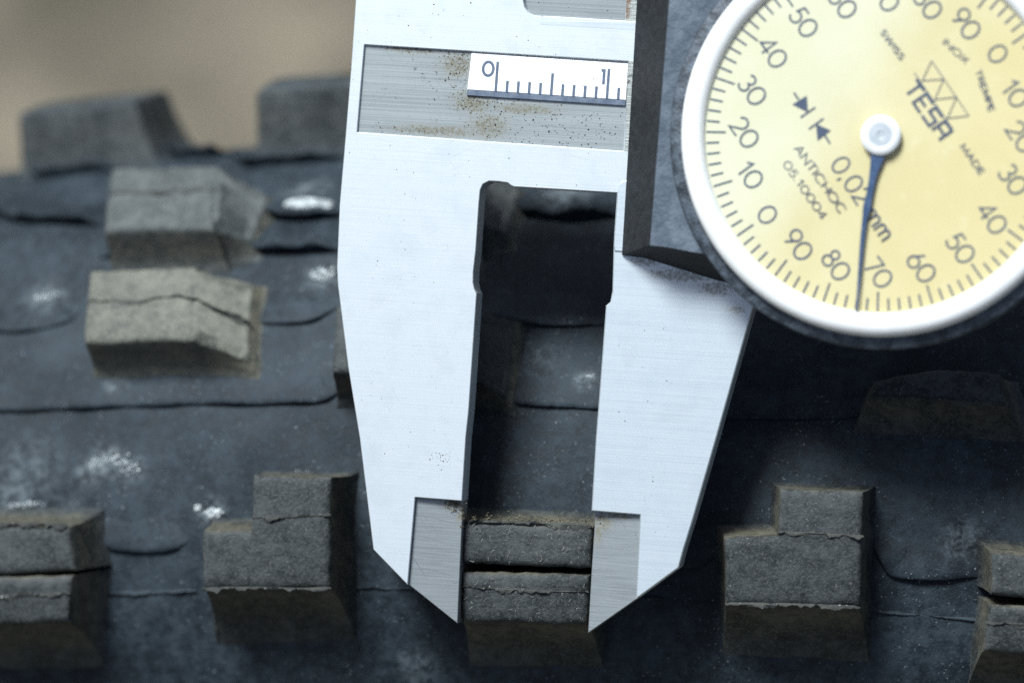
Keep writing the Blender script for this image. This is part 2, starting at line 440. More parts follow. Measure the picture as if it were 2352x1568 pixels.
HS = 6.0
siped_m = [(T([(1058,1199),(1360,1208),(1357,1306),(1057,1293)], HS), HS, (0.7, 0.7, 1.1, 0.0)),
           (T([(1057,1314),(1355,1321),(1348,1437),(1061,1429)], HS), HS, (0.7, 0.8, 0.0, 4.6))]
siped_l = [(T([(-125,1206),(158,1208),(172,1309),(-125,1329)], HS), HS, (0.7, 1.2, 1.5, 0.0)),
           (T([(-125,1331),(164,1319),(158,1432),(-125,1438)], HS), HS, (0.7, 1.2, 0.0, 4.6))]
siped_r = [(T([(2275,1266),(2572,1296),(2572,1392),(2274,1366)], HS), HS, (0.9, 1.3, 0.9, 0.0)),
           (T([(2268,1388),(2570,1408),(2560,1520),(2256,1500)], HS), HS, (0.7, 0.8, 0.0, 4.6))]
step_l = [(T([(463,1217),(572,1216),(581,1090),(762,1094),(757,1352),(466,1355)], HS), HS, (0.9, 0.8, 0.9, 5.0))]
step_r = [(T([(1661,1233),(1787,1228),(1789,1120),(1986,1127),(1974,1396),(1668,1388)], HS), HS, (0.9, 0.8, 0.9, 5.0))]
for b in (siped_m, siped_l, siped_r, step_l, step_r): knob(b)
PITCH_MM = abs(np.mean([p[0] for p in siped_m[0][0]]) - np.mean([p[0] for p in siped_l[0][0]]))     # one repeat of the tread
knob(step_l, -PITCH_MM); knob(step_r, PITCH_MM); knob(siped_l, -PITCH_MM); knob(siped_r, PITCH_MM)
# crown rows: each block falls away in a ramp on one side
HC = 4.6
def ramp(pts, dr):
    return ([px_st(np.array(p[:2], float), p[2]) for p in pts], [p[2] for p in pts], dr)
c1 = [(T([(206,619),(452,610),(447,781),(189,788)], HC), HC, (0.5, 0.3, 0.9, 1.3)),
      ramp([(436,611,HC-.06),(583,649,1.7),(572,826,1.7),(432,782,HC-.06)], (0.0, 0.7, 0.7, 1.2))]
c2 = [(T([(256,384),(508,379),(492,525),(238,531)], HC), HC, (0.5, 0.3, 0.9, 1.2)),
      ramp([(494,381,HC-.06),(618,447,1.6),(580,556,1.6),(478,525,HC-.06)], (0.0, 0.7, 0.7, 1.0))]
c3 = [(T([(770,700),(1048,690),(1045,845),(762,856)], HC), HC, (0.5, 0.3, 0.9, 1.6)),
      ramp([(1034,691,HC-.06),(1182,735,1.7),(1166,912,1.7),(1030,846,HC-.06)], (0.0, 0.7, 0.7, 1.2))]
c5 = [(T([(2006,872),(2140,846),(2296,852),(2312,930),(1992,914)], HC), HC, (0.6, 2.0, 0.9, 1.6))]
knob(c1, 0, 'knobpale'); knob(c2, 0, 'knobgrey'); knob(c3); knob(c5)
knob(c2, 0.5*PITCH_MM, 'knobgrey'); knob(c5, 0.5*PITCH_MM); knob(c2, 1.5*PITCH_MM)
# far shoulder, seen against the ground
def far(x0, x1, t0, t1, h, step=False):
    def at(x):
        lo, hi = -90.0, 60.0
        for _ in range(40):
            mid = (lo+hi)/2
            if to_px(st(mid, t0, h))[0] < x: lo = mid
            else: hi = mid
        return lo
    a, b = at(x0), at(x1)
    if not step: return [([(a,t0),(b,t0),(b,t1),(a,t1)], h, (0.7, 1.9, 2.2, 0.9))]
    m = a + 0.55*(b-a)
    return [([(a,t0),(b,t0),(b,t0+4.2),(m,t0+4.2),(m,t1),(a,t1)], h, (0.7, 1.9, 2.2, 0.9))]
f1 = far(40, 305, 25.0, 34.0, 6.5)
f2 = far(592, 870, 24.0, 36.0, 6.9, True)
for f_, d_ in ((f1, 0), (f2, 0), (f1, 1), (f1, -1), (f2, 1)): knob(f_, d_*PITCH_MM, 'knobfar', 0.32)

def ribbon(name, pxs, section, hb=0.0, mat='casing', ragged=0.0, taper=2.5, step=0.35):
    """raised strip along a line on the tread; section = (across, height) pairs from the upper side down"""
    q = [px_st(np.array(p[:2], float), p[2] if len(p) > 2 else hb) for p in pxs]
    hh = [p[2] if len(p) > 2 else hb for p in pxs]
    line = smooth_line([np.array([a[0], a[1], b]) for a, b in zip(q, hh)], step)
    n = len(line); vs, fs = [], []
    L = [0]
    for i in range(1, n): L.append(L[-1] + np.linalg.norm(line[i][:2]-line[i-1][:2]))
    wob = np.convolve(rng.normal(0, 1, n+8), np.ones(5)/2.2, 'same')[4:4+n]
    wob2 = np.convolve(rng.normal(0, 1, n+8), np.ones(7)/2.6, 'same')[4:4+n]
    for i in range(n):
        d = line[min(i+1, n-1)][:2] - line[max(i-1, 0)][:2]; d = d/(np.linalg.norm(d)+1e-9)
        nn = np.array([-d[1], d[0]])
        k = min(1.0, L[i]/taper, (L[-1]-L[i])/taper); k = max(k, 0.02)
        for (c, z) in section:
            zz = z*k if z > 0 else z
            if z > 0.12: zz *= max(0.15, 1 + ragged*wob[i])
            c2 = c*(0.4+0.6*k) + (ragged*0.28*wob2[i]*k if z > 0.12 else 0)
            vs.append(tw(st(*(line[i][:2] + nn*c2), line[i][2]+zz)))
    m = len(section)
    for i in range(n-1):
        for j in range(m-1):
            fs.append((i*m+j, i*m+j+1, (i+1)*m+j+1, (i+1)*m+j))
    return link(name, mesh(name, vs, fs), M[mat], tyre, 50)

LIP = [(4.8, -0.25), (3.0, 0.10), (1.5, 0.32), (0.5, 0.46), (0.12, 0.47), (0.0, 0.38), (0.02, 0.2), (0.0, -0.3)]
LIP2 = [(5.8, -0.25), (3.4, 0.40), (1.7, 0.95), (0.55, 1.32), (0.15, 1.34), (0.0, 1.15), (0.25, 0.6), (0.3, -0.3)]
FIN = [(0.20, -0.10), (0.05, 0.10), (0.0, 0.15), (-0.06, 0.13), (-0.08, -0.10)]
for pts in ([(-60,950),(0,947),(200,938),(460,930),(640,928),(735,923),(775,905),(800,880)],
            [(-60,758),(0,764),(60,763),(120,753),(165,735),(190,705)],
            [(560,735),(600,744),(650,746),(720,738),(775,705)],
            [(1080,880),(1130,906),(1165,925),(1260,935),(1372,941),(1480,945)],
            [(1080,720),(1180,742),(1290,752),(1400,745)],
            [(1560,955),(1680,962),(1850,964),(1960,960),(1992,935)],
            [(190,1215),(250,1257),(330,1268),(400,1262),(450,1232)],
            [(1995,1235),(2030,1300),(2060,1325),(2150,1331),(2262,1322)],
            [(1400,1285),(1500,1300),(1600,1300),(1655,1270)]):
    ribbon('mould_lip', pts, LIP, ragged=0.10)
for pts in ([(45,400),(80,414),(110,413),(200,403),(280,395)],
            [(-60,470),(0,503),(60,518),(120,520),(245,521)],
            [(530,360),(560,387),(650,382),(700,380),(800,364)],
            [(520,440),(560,477),(610,504),(700,512),(800,492)],
            [(330,352),(400,366),(470,366),(540,352)],
            [(225,596),(330,594),(520,590),(660,586),(800,580)],
            [(1050,415),(1150,475),(1210,500),(1300,508),(1430,500)]):
    ribbon('mould_lip', pts, LIP2, ragged=0.10)
for pts in ([(176,1370),(300,1362),(455,1357)], [(775,1352),(880,1351),(1040,1353)], [(1380,1372),(1560,1376),(1655,1386)],
            [(2000,1402),(2120,1412),(2255,1425)]):
    ribbon('mould_seam', pts, FIN, 0.0, 'casing', 0.30, 0.6)
for pts in ([(462,1354,HS),(560,1352,HS),(690,1355,HS),(760,1351,HS)], [(580,1188,HS),(650,1190,HS),(760,1182,HS)],
            [(1056,1347,HS),(1130,1352,HS),(1250,1358,HS),(1352,1360,HS)], [(-60,1370,HS),(60,1368,HS),(160,1362,HS)],
            [(1666,1388,HS),(1800,1390,HS),(1976,1396,HS)], [(1786,1222,HS),(1880,1226,HS),(1984,1232,HS)],
            [(2266,1430,HS),(2400,1436,HS)], [(1060,1200,HS-.1),(1200,1202,HS-.1),(1358,1208,HS-.1)], [(-60,1206,HS-.1),(60,1205,HS-.1),(156,1208,HS-.1)],
            [(200,694,HC),(300,693,HC),(400,684,HC),(446,688,HC),(500,711,3.5),(576,741,1.8)], [(250,444,HC),(400,440,HC),(500,438,HC)],
            [(1995,912,HC),(2150,920,HC),(2312,930,HC)]):
    ribbon('mould_seam', pts, FIN, 0.0, 'seam', 0.55, 0.5, 0.20)

# loose matter: many tiny irregular grains in one mesh
def grains(name, spots, mat, parent, place, size, flat=0.6, ndigits=None):
    vs, fs = [], []
    for s in spots:
        p, sc_ = s
        a = rng.uniform(0, 6.28); r = size*sc_*rng.uniform(0.5, 1.5)
        k = 5; b = len(vs)
        e = rng.uniform(0.5, 1.0)
        for j in range(k):
            t = a + 6.283*j/k; rr = r*rng.uniform(0.6, 1.2)
            vs.append(place(p[0]+rr*math.cos(t), p[1]+rr*e*math.sin(t), p[2]-0.03))
        vs.append(place(p[0]+rng.uniform(-.3,.3)*r, p[1]+rng.uniform(-.3,.3)*r, p[2]+r*flat))
        for j in range(k): fs.append((b+j, b+(j+1) % k, b+k))
    o = link(name, mesh(name, vs, fs), mat, parent)
    return tag(o, kind='stuff')
def place_tyre(s, t, h): return tw(st(s, t, h))
def cloud(px, rx, ry, n, h, sc_, hollow=0.0):
    out = []
    c = px_st(np.array(px, float), h)
    for _ in range(n):
        a = rng.uniform(0, 6.283); r = math.sqrt(rng.uniform(hollow, 1)) * rng.uniform(0.6, 1.0)
        out.append(((c[0]+rx/PXMM*r*math.cos(a), c[1]+ry/PXMM*1.1*r*math.sin(a), h+0.08), sc_))
    return out
spots = []
for i in range(150):                       # a curved smear of dried mud
    a = R(rng.uniform(25, 165)); r = rng.normal(66, 9)
    c = px_st(np.array([250 + r*1.0*math.cos(a), 1116 - r*0.95*math.sin(a)]), 0.0)
    spots.append(((c[0], c[1], 0.06), rng.uniform(0.3, 1.1)))
spots += cloud((490, 1178), 34, 11, 60, 0.0, 1.2) + cloud((455, 1166), 12, 9, 20, 0, 0.9)
spots += cloud((742, 630), 38, 22, 70, 0.1, 0.9) + cloud((108, 680), 42, 20, 45, 0.1, 0.8)
spots += cloud((268, 882), 9, 22, 30, 0, 0.7) + cloud((1346, 872), 24, 18, 40, 0, 0.7)
spots += cloud((60, 1158), 60, 8, 50, 0.1, 0.7) + cloud((690, 1082), 20, 8, 12, 0, 0.6)
dust_spots = []
for i in range(260):
    c = px_st(np.array([rng.uniform(0, 800), rng.uniform(640, 1150)]), 0.0); dust_spots.append(((c[0], c[1], 0.02), rng.uniform(0.15, 0.5)))
for i in range(160):
    c = px_st(np.array([rng.uniform(1600, 2352), rng.uniform(980, 1560)]), 0.0); dust_spots.append(((c[0], c[1], 0.02), rng.uniform(0.15, 0.45)))
grains('dried_mud', spots, M['chalk'], tyre, place_tyre, 0.15, 0.35)
grains('dust_crumbs', dust_spots, M['crumbgrey'], tyre, place_tyre, 0.20, 0.4)
def mud_patch(px, rx, ry, h):
    c = px_st(np.array(px, float), h); vs, fs = [], []
    rings = [(1.0, -0.1), (0.86, 0.22), (0.5, 0.42), (0.0, 0.5)]; k = 28
    e = 1 + 0.16*np.convolve(rng.normal(0, 1, k+6), np.ones(3)/1.7, 'same')[3:3+k]
    for f, z in rings:
        for j in range(k):
            t = 6.283*j/k
            vs.append(place_tyre(c[0]+rx*f*e[j]*math.cos(t), c[1]+ry*f*e[j]*math.sin(t), h+z+rng.normal(0, 0.04)))
    for r in range(3):
        for j in range(k): fs.append((r*k+j, r*k+(j+1) % k, (r+1)*k+(j+1) % k, (r+1)*k+j))
    return link('mud_patch', mesh('mud_patch', vs, fs), M['chalk'], tyre, 60)
mud_patch((705, 470), 2.5, 0.75, 1.0)
# pale lint and grit on the knob tops
spots = []
for bl in (siped_m, siped_l, siped_r, step_l, step_r):
    for top, h, dr in bl:
        xs = [p[0] for p in top]; ys = [p[1] for p in top]
        nn = 110 if bl is siped_m else 60
        for i in range(nn):
            s_, t_ = rng.uniform(min(xs)+.3, max(xs)-.3), rng.uniform(min(ys)+.3, max(ys)-.3)
            if len(top) == 6 and t_ > top[0][1]-0.4 and s_ < top[1][0]+0.4: continue
            spots.append(((s_, t_, h+0.02), rng.uniform(0.2, 0.9)))
grains('grit', spots, M['lint'], tyre, place_tyre, 0.055, 0.4)
def lint(name, items, mat, parent, place):
    vs, fs = [], []
    for (p, ln, wd) in items:
        a = rng.uniform(0, 6.28); cur = np.array(p[:2], float); b = len(vs); k = 4
        for j in range(k):
            d = np.array([math.cos(a), math.sin(a)]); nn = np.array([-d[1], d[0]])*wd/2
            z = p[2] + 0.02 + 0.03*math.sin(math.pi*j/(k-1))
            vs += [place(*(cur+nn), z), place(*(cur-nn), z+wd*0.5)]
            cur = cur + d*ln/(k-1); a += rng.normal(0, 0.5)
        for j in range(k-1): fs.append((b+2*j, b+2*j+1, b+2*j+3, b+2*j+2))
    return tag(link(name, mesh(name, vs, fs), mat, parent), kind='stuff')
items = []
for i in range(150):
    u = px_st(np.array([rng.uniform(1064, 1350), rng.uniform(1206, 1425)]), HS)
    if 1290 < to_px(st(u[0], u[1], HS))[1] < 1328: continue
    items.append(((u[0], u[1], HS), rng.uniform(0.15, 0.5), 0.035))
fuzz = []
for i in range(520):
    x_ = rng.uniform(1062, 1362)
    u = px_st(np.array([x_, 1194 + 0.03*(x_-1062) + rng.normal(0, 7)]), HS-0.35)
    fuzz.append(((u[0], u[1], HS-0.3), rng.uniform(0.3, 1.3)))
grains('tan_dust', fuzz, M['crumb'], tyre, place_tyre, 0.085, 0.9)
lint('lint', items, M['lint'], tyre, place_tyre)

# ------------------------------------------------------------------ dial caliper
RCAL = rot_y(YAW) @ rot_z(R(-3.75))
CO = np.array([0.0, 0.0, 0.2])                 # caliper origin, lens frame (middle of the picture, on its front face)
def cal(px, z=0.0):
    """pixel of the photograph -> (x, y) on the caliper's own plane at height z (mm)"""
    d = np.array([(px[0]-1176)/PXMM, (784-px[1])/PXMM, -D]); o = np.array([0, 0, D])
    n = RCAL[:, 2]; c = CO + n*z
    t = np.dot(c - o, n)/np.dot(d, n)
    q = RCAL.T @ (o + d*t - CO)
    return np.array([q[0], q[1]])
caliper = bpy.data.objects.new('dial_caliper', None); col.objects.link(caliper)
mw = Matrix.Translation(Vector(to_world(CO))) @ Matrix((RWORLD @ RCAL).tolist()).to_4x4()
caliper.matrix_world = mw; caliper.empty_display_size = 0.05
tag(caliper, 'steel dial caliper with round yellowed dial, its jaws closed on a tyre knob', 'caliper')
def C(pxs, z=0.0):
    p = [cal(q, z) for q in pxs]
    return p if area(p) > 0 else p[::-1]

class MB:
    def __init__(self): self.v, self.f = [], []
    def loop(self, pts, z):
        b = len(self.v)
        for i, p in enumerate(pts): self.v.append((p[0]*MM, p[1]*MM, (z[i] if isinstance(z, (list, tuple)) else z)*MM))
        return list(range(b, b+len(pts)))
    def strip(self, a, b, flip=False):
        n = len(a)
        for i in range(n):
            f = (a[i], a[(i+1) % n], b[(i+1) % n], b[i])
            self.f.append(f[::-1] if flip else f)
    def cap(self, loops, up=True):
        idx = [i for lp in loops for i in lp]
        pts = [[self.v[i] for i in lp] for lp in loops]
        flat = [p for lp in pts for p in lp]
        for t in tri_fill([[(p[0]*1000, p[1]*1000) for p in lp] for lp in pts]):
            a, b, c = (flat[k] for k in t)
            ccw = (b[0]-a[0])*(c[1]-a[1]) - (b[1]-a[1])*(c[0]-a[0]) > 0
            t = tuple(idx[k] for k in t)
            self.f.append(t if ccw == up else t[::-1])
    def obj(self, name, mat, parent, smooth=30, label=None):
        o = link(name, mesh(name, self.v, self.f), mat, parent, smooth)
        if label: o['label'] = label
        return o
def plate(outer, holes, z0, z1, ch, mb=None):
    """flat plate from z0 (back) to z1 (front) with a ch mm chamfer; holes = (loop, bottom z or None for through)"""
    mb = mb or MB(); n = len(outer)
    front = mb.loop(offset(outer, [-ch]*n), z1); edge = mb.loop(outer, z1-ch); back = mb.loop(outer, z0)
    mb.strip(edge, front); mb.strip(back, edge); mb.cap([back], False)
    caps = [front]
    for lp, zb in holes:
        m = len(lp)
        a = mb.loop(offset(lp, [ch]*m), z1); b = mb.loop(lp, z1-ch); c = mb.loop(lp, zb)
        mb.strip(a, b); mb.strip(b, c); caps.append(a); mb.cap([c], True)
    mb.cap(caps, True)
    return mb

stain_slot = [(*cal(p), rx, ry) for p, rx, ry in (((1050, 150), 3.0, 2.2), ((1085, 235), 3.4, 2.0), ((950, 112), 5.5, 0.9),
              ((1000, 300), 8.0, 1.0), ((1120, 290), 3.5, 2.2), ((1200, 250), 5.5, 1.0))]
stain_tip = [(*cal(p), rx, ry) for p, rx, ry in (((1038, 1158), 2.0, 1.1), ((1054, 1180), 0.7, 2.0), ((1385, 1200), 1.8, 1.5), ((1372, 1225), .8, 2.2), ((1420, 1184), 2.4, .6))]
stain_jaw = [(*cal(p), rx, ry) for p, rx, ry in (((1560, 632), 6.0, 1.1), ((1640, 662), 3.0, 1.3), ((1480, 600), 2.6, .8), ((1690, 712), 1.4, .8))]
M['satin'] = mat_steel('satin_chrome', (0.74, 0.80, 0.83), (0.50, 0.57, 0.61), 0.36, 0.006, 0.55, (), specks=0.0, smudge=0.6, metal=0.75)
M['satin_slider'] = mat_steel('satin_chrome_slider', (0.69, 0.765, 0.81), (0.44, 0.52, 0.57), 0.36, 0.007, 0.70, stain_jaw, (0.30, 0.33, 0.33), specks=0.0, smudge=0.45, metal=0.75)
M['ground_steel'] = mat_steel('ground_steel', (0.41, 0.455, 0.465), (0.19, 0.22, 0.225), 0.38, 0.010, 0.8, stain_slot, specks=0.13, metal=0.7)
M['tip_steel'] = mat_steel('tip_steel', (0.34, 0.375, 0.39), (0.17, 0.195, 0.205), 0.40, 0.010, 0.75, stain_tip, specks=0.06, metal=0.7)
M['rough_steel'] = mat_steel('pitted_steel', (0.42, 0.46, 0.46), (0.16, 0.16, 0.13), 0.5, 0.05, 0.5, [(*cal((1437, 15)), 0.7, 3.0)], (0.16, 0.09, 0.05), specks=0.2)

# fixed jaw with the beam head
TH = 3.0
slot = C([(837,103),(1444,141),(1431,347),(820,304)])
pocket = C([(1196,-110),(1201,-4),(1205,16),(1213,28),(1226,36),(1277,38.5),(1464,50),(1560,55),(1566,-90)])
body = C([(828,-190),(817,0),(806,160),(793,320),(780,470),(774,615),(776,655),(800,845),(826,1004),(857.5,1261),
          (936,1342),(953.4,1141.4),(1060.7,1149.7),(1069.7,1004),(1076.5,941),(1094.5,673),(1089,662),(1086.5,648),(1087,624),(1092.7,574),
          (1100,466),(1103,436),(1109,423),(1123,416),(1145,417),(1166,420),(1172,425),(1180,429),(1417,443),(1700,460),(1720,-150)])
mb = plate(body, [(slot, -0.30), (pocket, -0.6)], -TH, 0.0, 0.06)
mb.obj('fixed_jaw', M['satin'], caliper)
# slot floor and pocket floors: bare ground steel
def inset_sheet(name, pxs, z, mat, parent=caliper, d=0.03):
    p = C(pxs); mbx = MB(); l = mbx.loop(offset(p, [-d]*len(p)), z); mbx.cap([l], True)
    return mbx.obj(name, mat, parent)
inset_sheet('slot_floor', [(837,103),(1444,141),(1431,347),(820,304)], -0.28, M['ground_steel'])
inset_sheet('pocket_floor', [(1196,-110),(1201,-4),(1205,16),(1213,28),(1226,36),(1277,38.5),(1434,48),(1440,-100)], -0.57, M['tip_steel'])
inset_sheet('pocket_floor', [(1434,48),(1464,50),(1560,55),(1566,-90),(1440,-100)], -0.50, M['rough_steel'])
# shallow relief groove below the pocket
mbg = plate(C([(1243,49),(1239,52),(1243,57),(1478,71),(1478,52)]), [], -0.02, 0.012, 0.008); mbg.obj('relief_edge', M['satin_slider'], caliper)

def tip(name, pxs, z_in, z_out, inner):
    """ground measuring tip, thinner than its jaw and sloping towards the measuring edge"""
    p = C(pxs); e = [cal(q) for q in inner]
    dd = []
    a, b = e; t = (b-a)/np.linalg.norm(b-a)
    for q in p: dd.append(abs(t[0]*(q-a)[1] - t[1]*(q-a)[0]))
    mx = max(dd); z = [z_in + (z_out-z_in)*d/mx for d in dd]
    m = MB(); n = len(p)
    fr = m.loop(offset(p, [-0.05]*n), z); ed = m.loop(p, [q-0.05 for q in z]); bk = m.loop(p, -TH+0.004)
    m.strip(ed, fr); m.strip(bk, ed); m.cap([fr], True); m.cap([bk], False)
    return m.obj(name, M['tip_steel'], caliper)
tip('jaw_tip', [(953.7,1141.6),(1060.5,1150),(1056,1230),(1047,1432),(936.4,1342)], -0.75, -0.45, [(1060.5,1150),(1047,1432)])
tip('jaw_tip', [(1365,1173.3),(1470,1182),(1461,1375),(1347.8,1454),(1356,1310)], -0.75, -0.45, [(1365,1173.3),(1347.8,1454)])

# sliding jaw
slider = C([(1417,444),(1411,530),(1409.5,556),(1406.5,668),(1402,693),(1391.6,702),(1377,898),(1368.5,1004),(1358.4,1173),(1470,1182),(1461,1375),
            (1559,1303),(1570,1262),(1588,1205),(1646,1004),(1727,716),(1780,560),(1780,462)])
plate(slider, [], -TH-0.02, 0.02, 0.10).obj('sliding_jaw', M['satin_slider'], caliper)
plate(C([(1443,140),(1434,347),(1446,347),(1456,140)]), [], -0.5, 0.03, 0.03).obj('slider_edge', M['rough_steel'], caliper)
plate(C([(1418,447),(1421,428),(1427,418),(1436,415),(1470,417),(1455,580),(1412,577),(1410,560)]), [], 0.0, 0.16, 0.08).obj('slider_rail', M['satin_slider'], caliper)
# beam running on behind the dial
plate(C([(1705,20),(2700,84),(2672,430),(1690,400)]), [], -TH+0.3, -0.3, 0.1).obj('beam', M['satin'], caliper)

# black carrier block under the dial, with sloping sides
m = MB()
lo = [(1472,-150),(1463,0),(1428.5,586),(1480,592),(1648,644),(1760,668),(2480,690),(2490,-130)]
hi = [(1550,-150),(1541,0),(1497,560),(1530,563),(1598,576),(1700,590),(2440,600),(2450,-100)]
a = [cal(p, 0.18) for p in lo][::-1]; b = [cal(p, 4.2) for p in hi][::-1]
i0 = m.loop(a, 0.18); i1 = m.loop(b, 4.2-0.12); i2 = m.loop(offset(b, [-0.15]*len(b)), 4.2)
m.strip(i0, i1); m.strip(i1, i2); m.cap([i2], True); m.cap([i0], False)
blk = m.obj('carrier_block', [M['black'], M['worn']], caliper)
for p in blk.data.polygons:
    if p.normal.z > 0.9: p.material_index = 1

# dial
ZF = 5.9
DC = cal((2025, 309), ZF + 0.3)
dial = dict(c=DC)
def lathe(profile, n=192, c=DC, close=False):
    m = MB(); rings = []
    for r, z in profile:
        rings.append(m.loop([(c[0]+r*math.cos(6.28318531*i/n), c[1]+r*math.sin(6.28318531*i/n)) for i in range(n)], z))
    for k in range(len(rings)-1): m.strip(rings[k], rings[k+1])
    return m, rings
m, rg = lathe([(18.75, 0.3), (18.75, 3.2), (18.45, 3.35), (18.45, 3.6), (18.75, 3.75), (18.75, 4.7), (18.6, 5.1), (18.2, 5.3), (17.5, 5.35), (17.3, 4.6), (0.5, 4.6)])
m.cap([rg[0]], False)
m.obj('dial_housing', M['ring'], caliper, 35)
bz = [(17.62, 5.0), (17.60, 5.7)]
for i in range(1, 25):
    t = math.pi*i/25*0.93
    bz.append((16.52 + 1.08*math.cos(t), 5.75 + 0.85*math.sin(t)))
bz += [(15.45, 5.75)]
m, rg = lathe(bz); m.obj('bezel', M['bezel'], caliper, 40)
def disc(r, z, n=128, c=(0, 0)):
    m = MB(); l = m.loop([(c[0]+r*math.cos(6.28318531*i/n), c[1]+r*math.sin(6.28318531*i/n)) for i in range(n)], z); m.cap([l], True); return m
face = disc(15.7, 0.0).obj('dial_face', M['face'], caliper, 30)
face.location = (DC[0]*MM, DC[1]*MM, ZF*MM)
def df(px, dz=0.0):                       # pixel -> dial face frame (mm)
    return cal(px, ZF+dz) - DC

ROT = R(-1.4)
BASE = R(-54.6) - R(-3.75)                # direction of the dial's printing, in the caliper frame
def ribbon_mesh(strokes, wd, z=0.03):
    """flat strokes of print; each stroke a shade higher than the one before"""
    v, f = [], []
    for k, s in enumerate(strokes):
        closed = np.linalg.norm(np.array(s[0])-np.array(s[-1])) < 1e-6
        p = [np.array(q, float) for q in s]
        if closed: p = p[:-1]
        n = len(p); b = len(v); zz = z + 0.006*k
        for i in range(n):
            d0 = p[i]-p[i-1] if (closed or i > 0) else p[1]-p[0]
            d1 = p[(i+1) % n]-p[i] if (closed or i < n-1) else p[-1]-p[-2]
            d0 = d0/(np.linalg.norm(d0)+1e-9); d1 = d1/(np.linalg.norm(d1)+1e-9)
            nn = np.array([-(d0+d1)[1], (d0+d1)[0]]); nn = nn/(np.linalg.norm(nn)+1e-9)
            c = max(0.45, abs(np.dot(nn, np.array([-d1[1], d1[0]])))); h = wd/2/c
            v += [((p[i]+nn*h)*MM).tolist()+[zz*MM], ((p[i]-nn*h)*MM).tolist()+[zz*MM]]
        for i in range(n if closed else n-1):
            j = (i+1) % n
            f.append((b+2*i+1, b+2*j+1, b+2*j, b+2*i))
    return v, f
def arc(cx, cy, rx, ry, a0, a1, n=18):
    return [(cx+rx*math.cos(R(a0+(a1-a0)*i/n)), cy+ry*math.sin(R(a0+(a1-a0)*i/n))) for i in range(n+1)]
GL = {
 '0': (0.80, [arc(.40, .5, .39, .5, 90, 450, 32)]),
 '1': (0.42, [[(.02, .76), (.28, .97), (.28, 0)]]),
 '2': (0.68, [arc(.33, .69, .30, .31, 165, -38, 16) + [(.02, .02), (.68, .02)]]),
 '3': (0.62, [arc(.29, .755, .25, .245, 150, -85, 14), arc(.29, .27, .29, .27, 88, -150, 18)]),
 '4': (0.72, [[(.52, 0), (.52, .96), (.02, .27), (.72, .27)]]),
 '5': (0.64, [[(.58, .98), (.20, .98), (.11, .57)] + arc(.29, .31, .31, .31, 118, -150, 18)]),
 '6': (0.68, [arc(.34, .31, .31, .31, 90, 450, 28), [(.07, .42), (.44, 1.0)]]),
 '7': (0.62, [[(0, .98), (.60, .98), (.20, 0)]]),
 '8': (0.66, [arc(.33, .77, .23, .23, 90, 450, 24), arc(.33, .27, .29, .27, 90, 450, 28)]),
 '9': (0.68, [arc(.34, .69, .31, .31, 90, 450, 28), [(.61, .58), (.24, 0)]]),
 ',': (0.26, [[(.12, .10), (.06, -.16)]]), '.': (0.24, [[(.10, 0), (.10, .13)]]), ' ': (0.35, []),
 'A': (0.74, [[(0, 0), (.36, 1), (.72, 0)], [(.13, .33), (.59, .33)]]),
 'C': (0.82, [arc(.46, .5, .45, .5, 48, 312, 22)]),
 'D': (0.74, [[(.02, .5), (.02, 0), (.22, 0)] + arc(.24, .5, .46, .5, -88, 88, 18) + [(.22, 1), (.02, 1), (.02, .5)]]),
 'E': (0.50, [[(.48, 1), (.02, 1), (.02, 0), (.48, 0)], [(.02, .5), (.44, .5)]]),
 'H': (0.68, [[(.02, 0), (.02, 1)], [(.66, 0), (.66, 1)], [(.02, .5), (.66, .5)]]),
 'I': (0.10, [[(.05, 0), (.05, 1)]]),
 'M': (0.86, [[(.02, 0), (.10, 1), (.43, .15), (.76, 1), (.84, 0)]]),
 'N': (0.72, [[(.02, 0), (.02, 1), (.70, 0), (.70, 1)]]),
 'O': (0.96, [arc(.48, .5, .47, .5, 90, 450, 32)]),
 'P': (0.52, [[(.02, 0), (.02, 1), (.24, 1)] + arc(.25, .74, .25, .26, 88, -88, 12) + [(.02, .48)]]),
 'R': (0.56, [[(.02, 0), (.02, 1), (.24, 1)] + arc(.25, .74, .25, .26, 88, -88, 12) + [(.02, .48)], [(.22, .48), (.54, 0)]]),
 'S': (0.54, [arc(.27, .755, .23, .245, 40, 262, 12) + arc(.27, .26, .26, .26, 82, -145, 14)]),
 'T': (0.60, [[(0, 1), (.60, 1)], [(.30, 1), (.30, 0)]]),
 'W': (1.05, [[(0, 1), (.26, 0), (.52, .92), (.78, 0), (1.04, 1)]]),
 'X': (0.66, [[(0, 0), (.64, 1)], [(0, 1), (.64, 0)]]),
 'm': (0.92, [[(.03, 0), (.03, .62)], [(.03, .40)] + arc(.24, .40, .21, .24, 170, 0, 10) + [(.45, 0)], [(.45, .40)] + arc(.66, .40, .21, .24, 170, 0, 10) + [(.87, 0)]]),
 't': (0.66, [[(0, 1), (.70, 1)], [(.35, 1), (.35, 0)]]),
 'e': (0.66, [[(.66, 1), (.05, 1), (.05, 0), (.66, 0)], [(.05, .5), (.55, .5)]]),
 's': (0.66, [[(.64, 1), (.05, 1), (.05, .53), (.62, .53), (.62, 0), (0, 0)]]),
 'a': (0.70, [[(.05, 0), (.05, 1), (.65, 1), (.65, 0)], [(.05, .46), (.65, .46)]]),
}
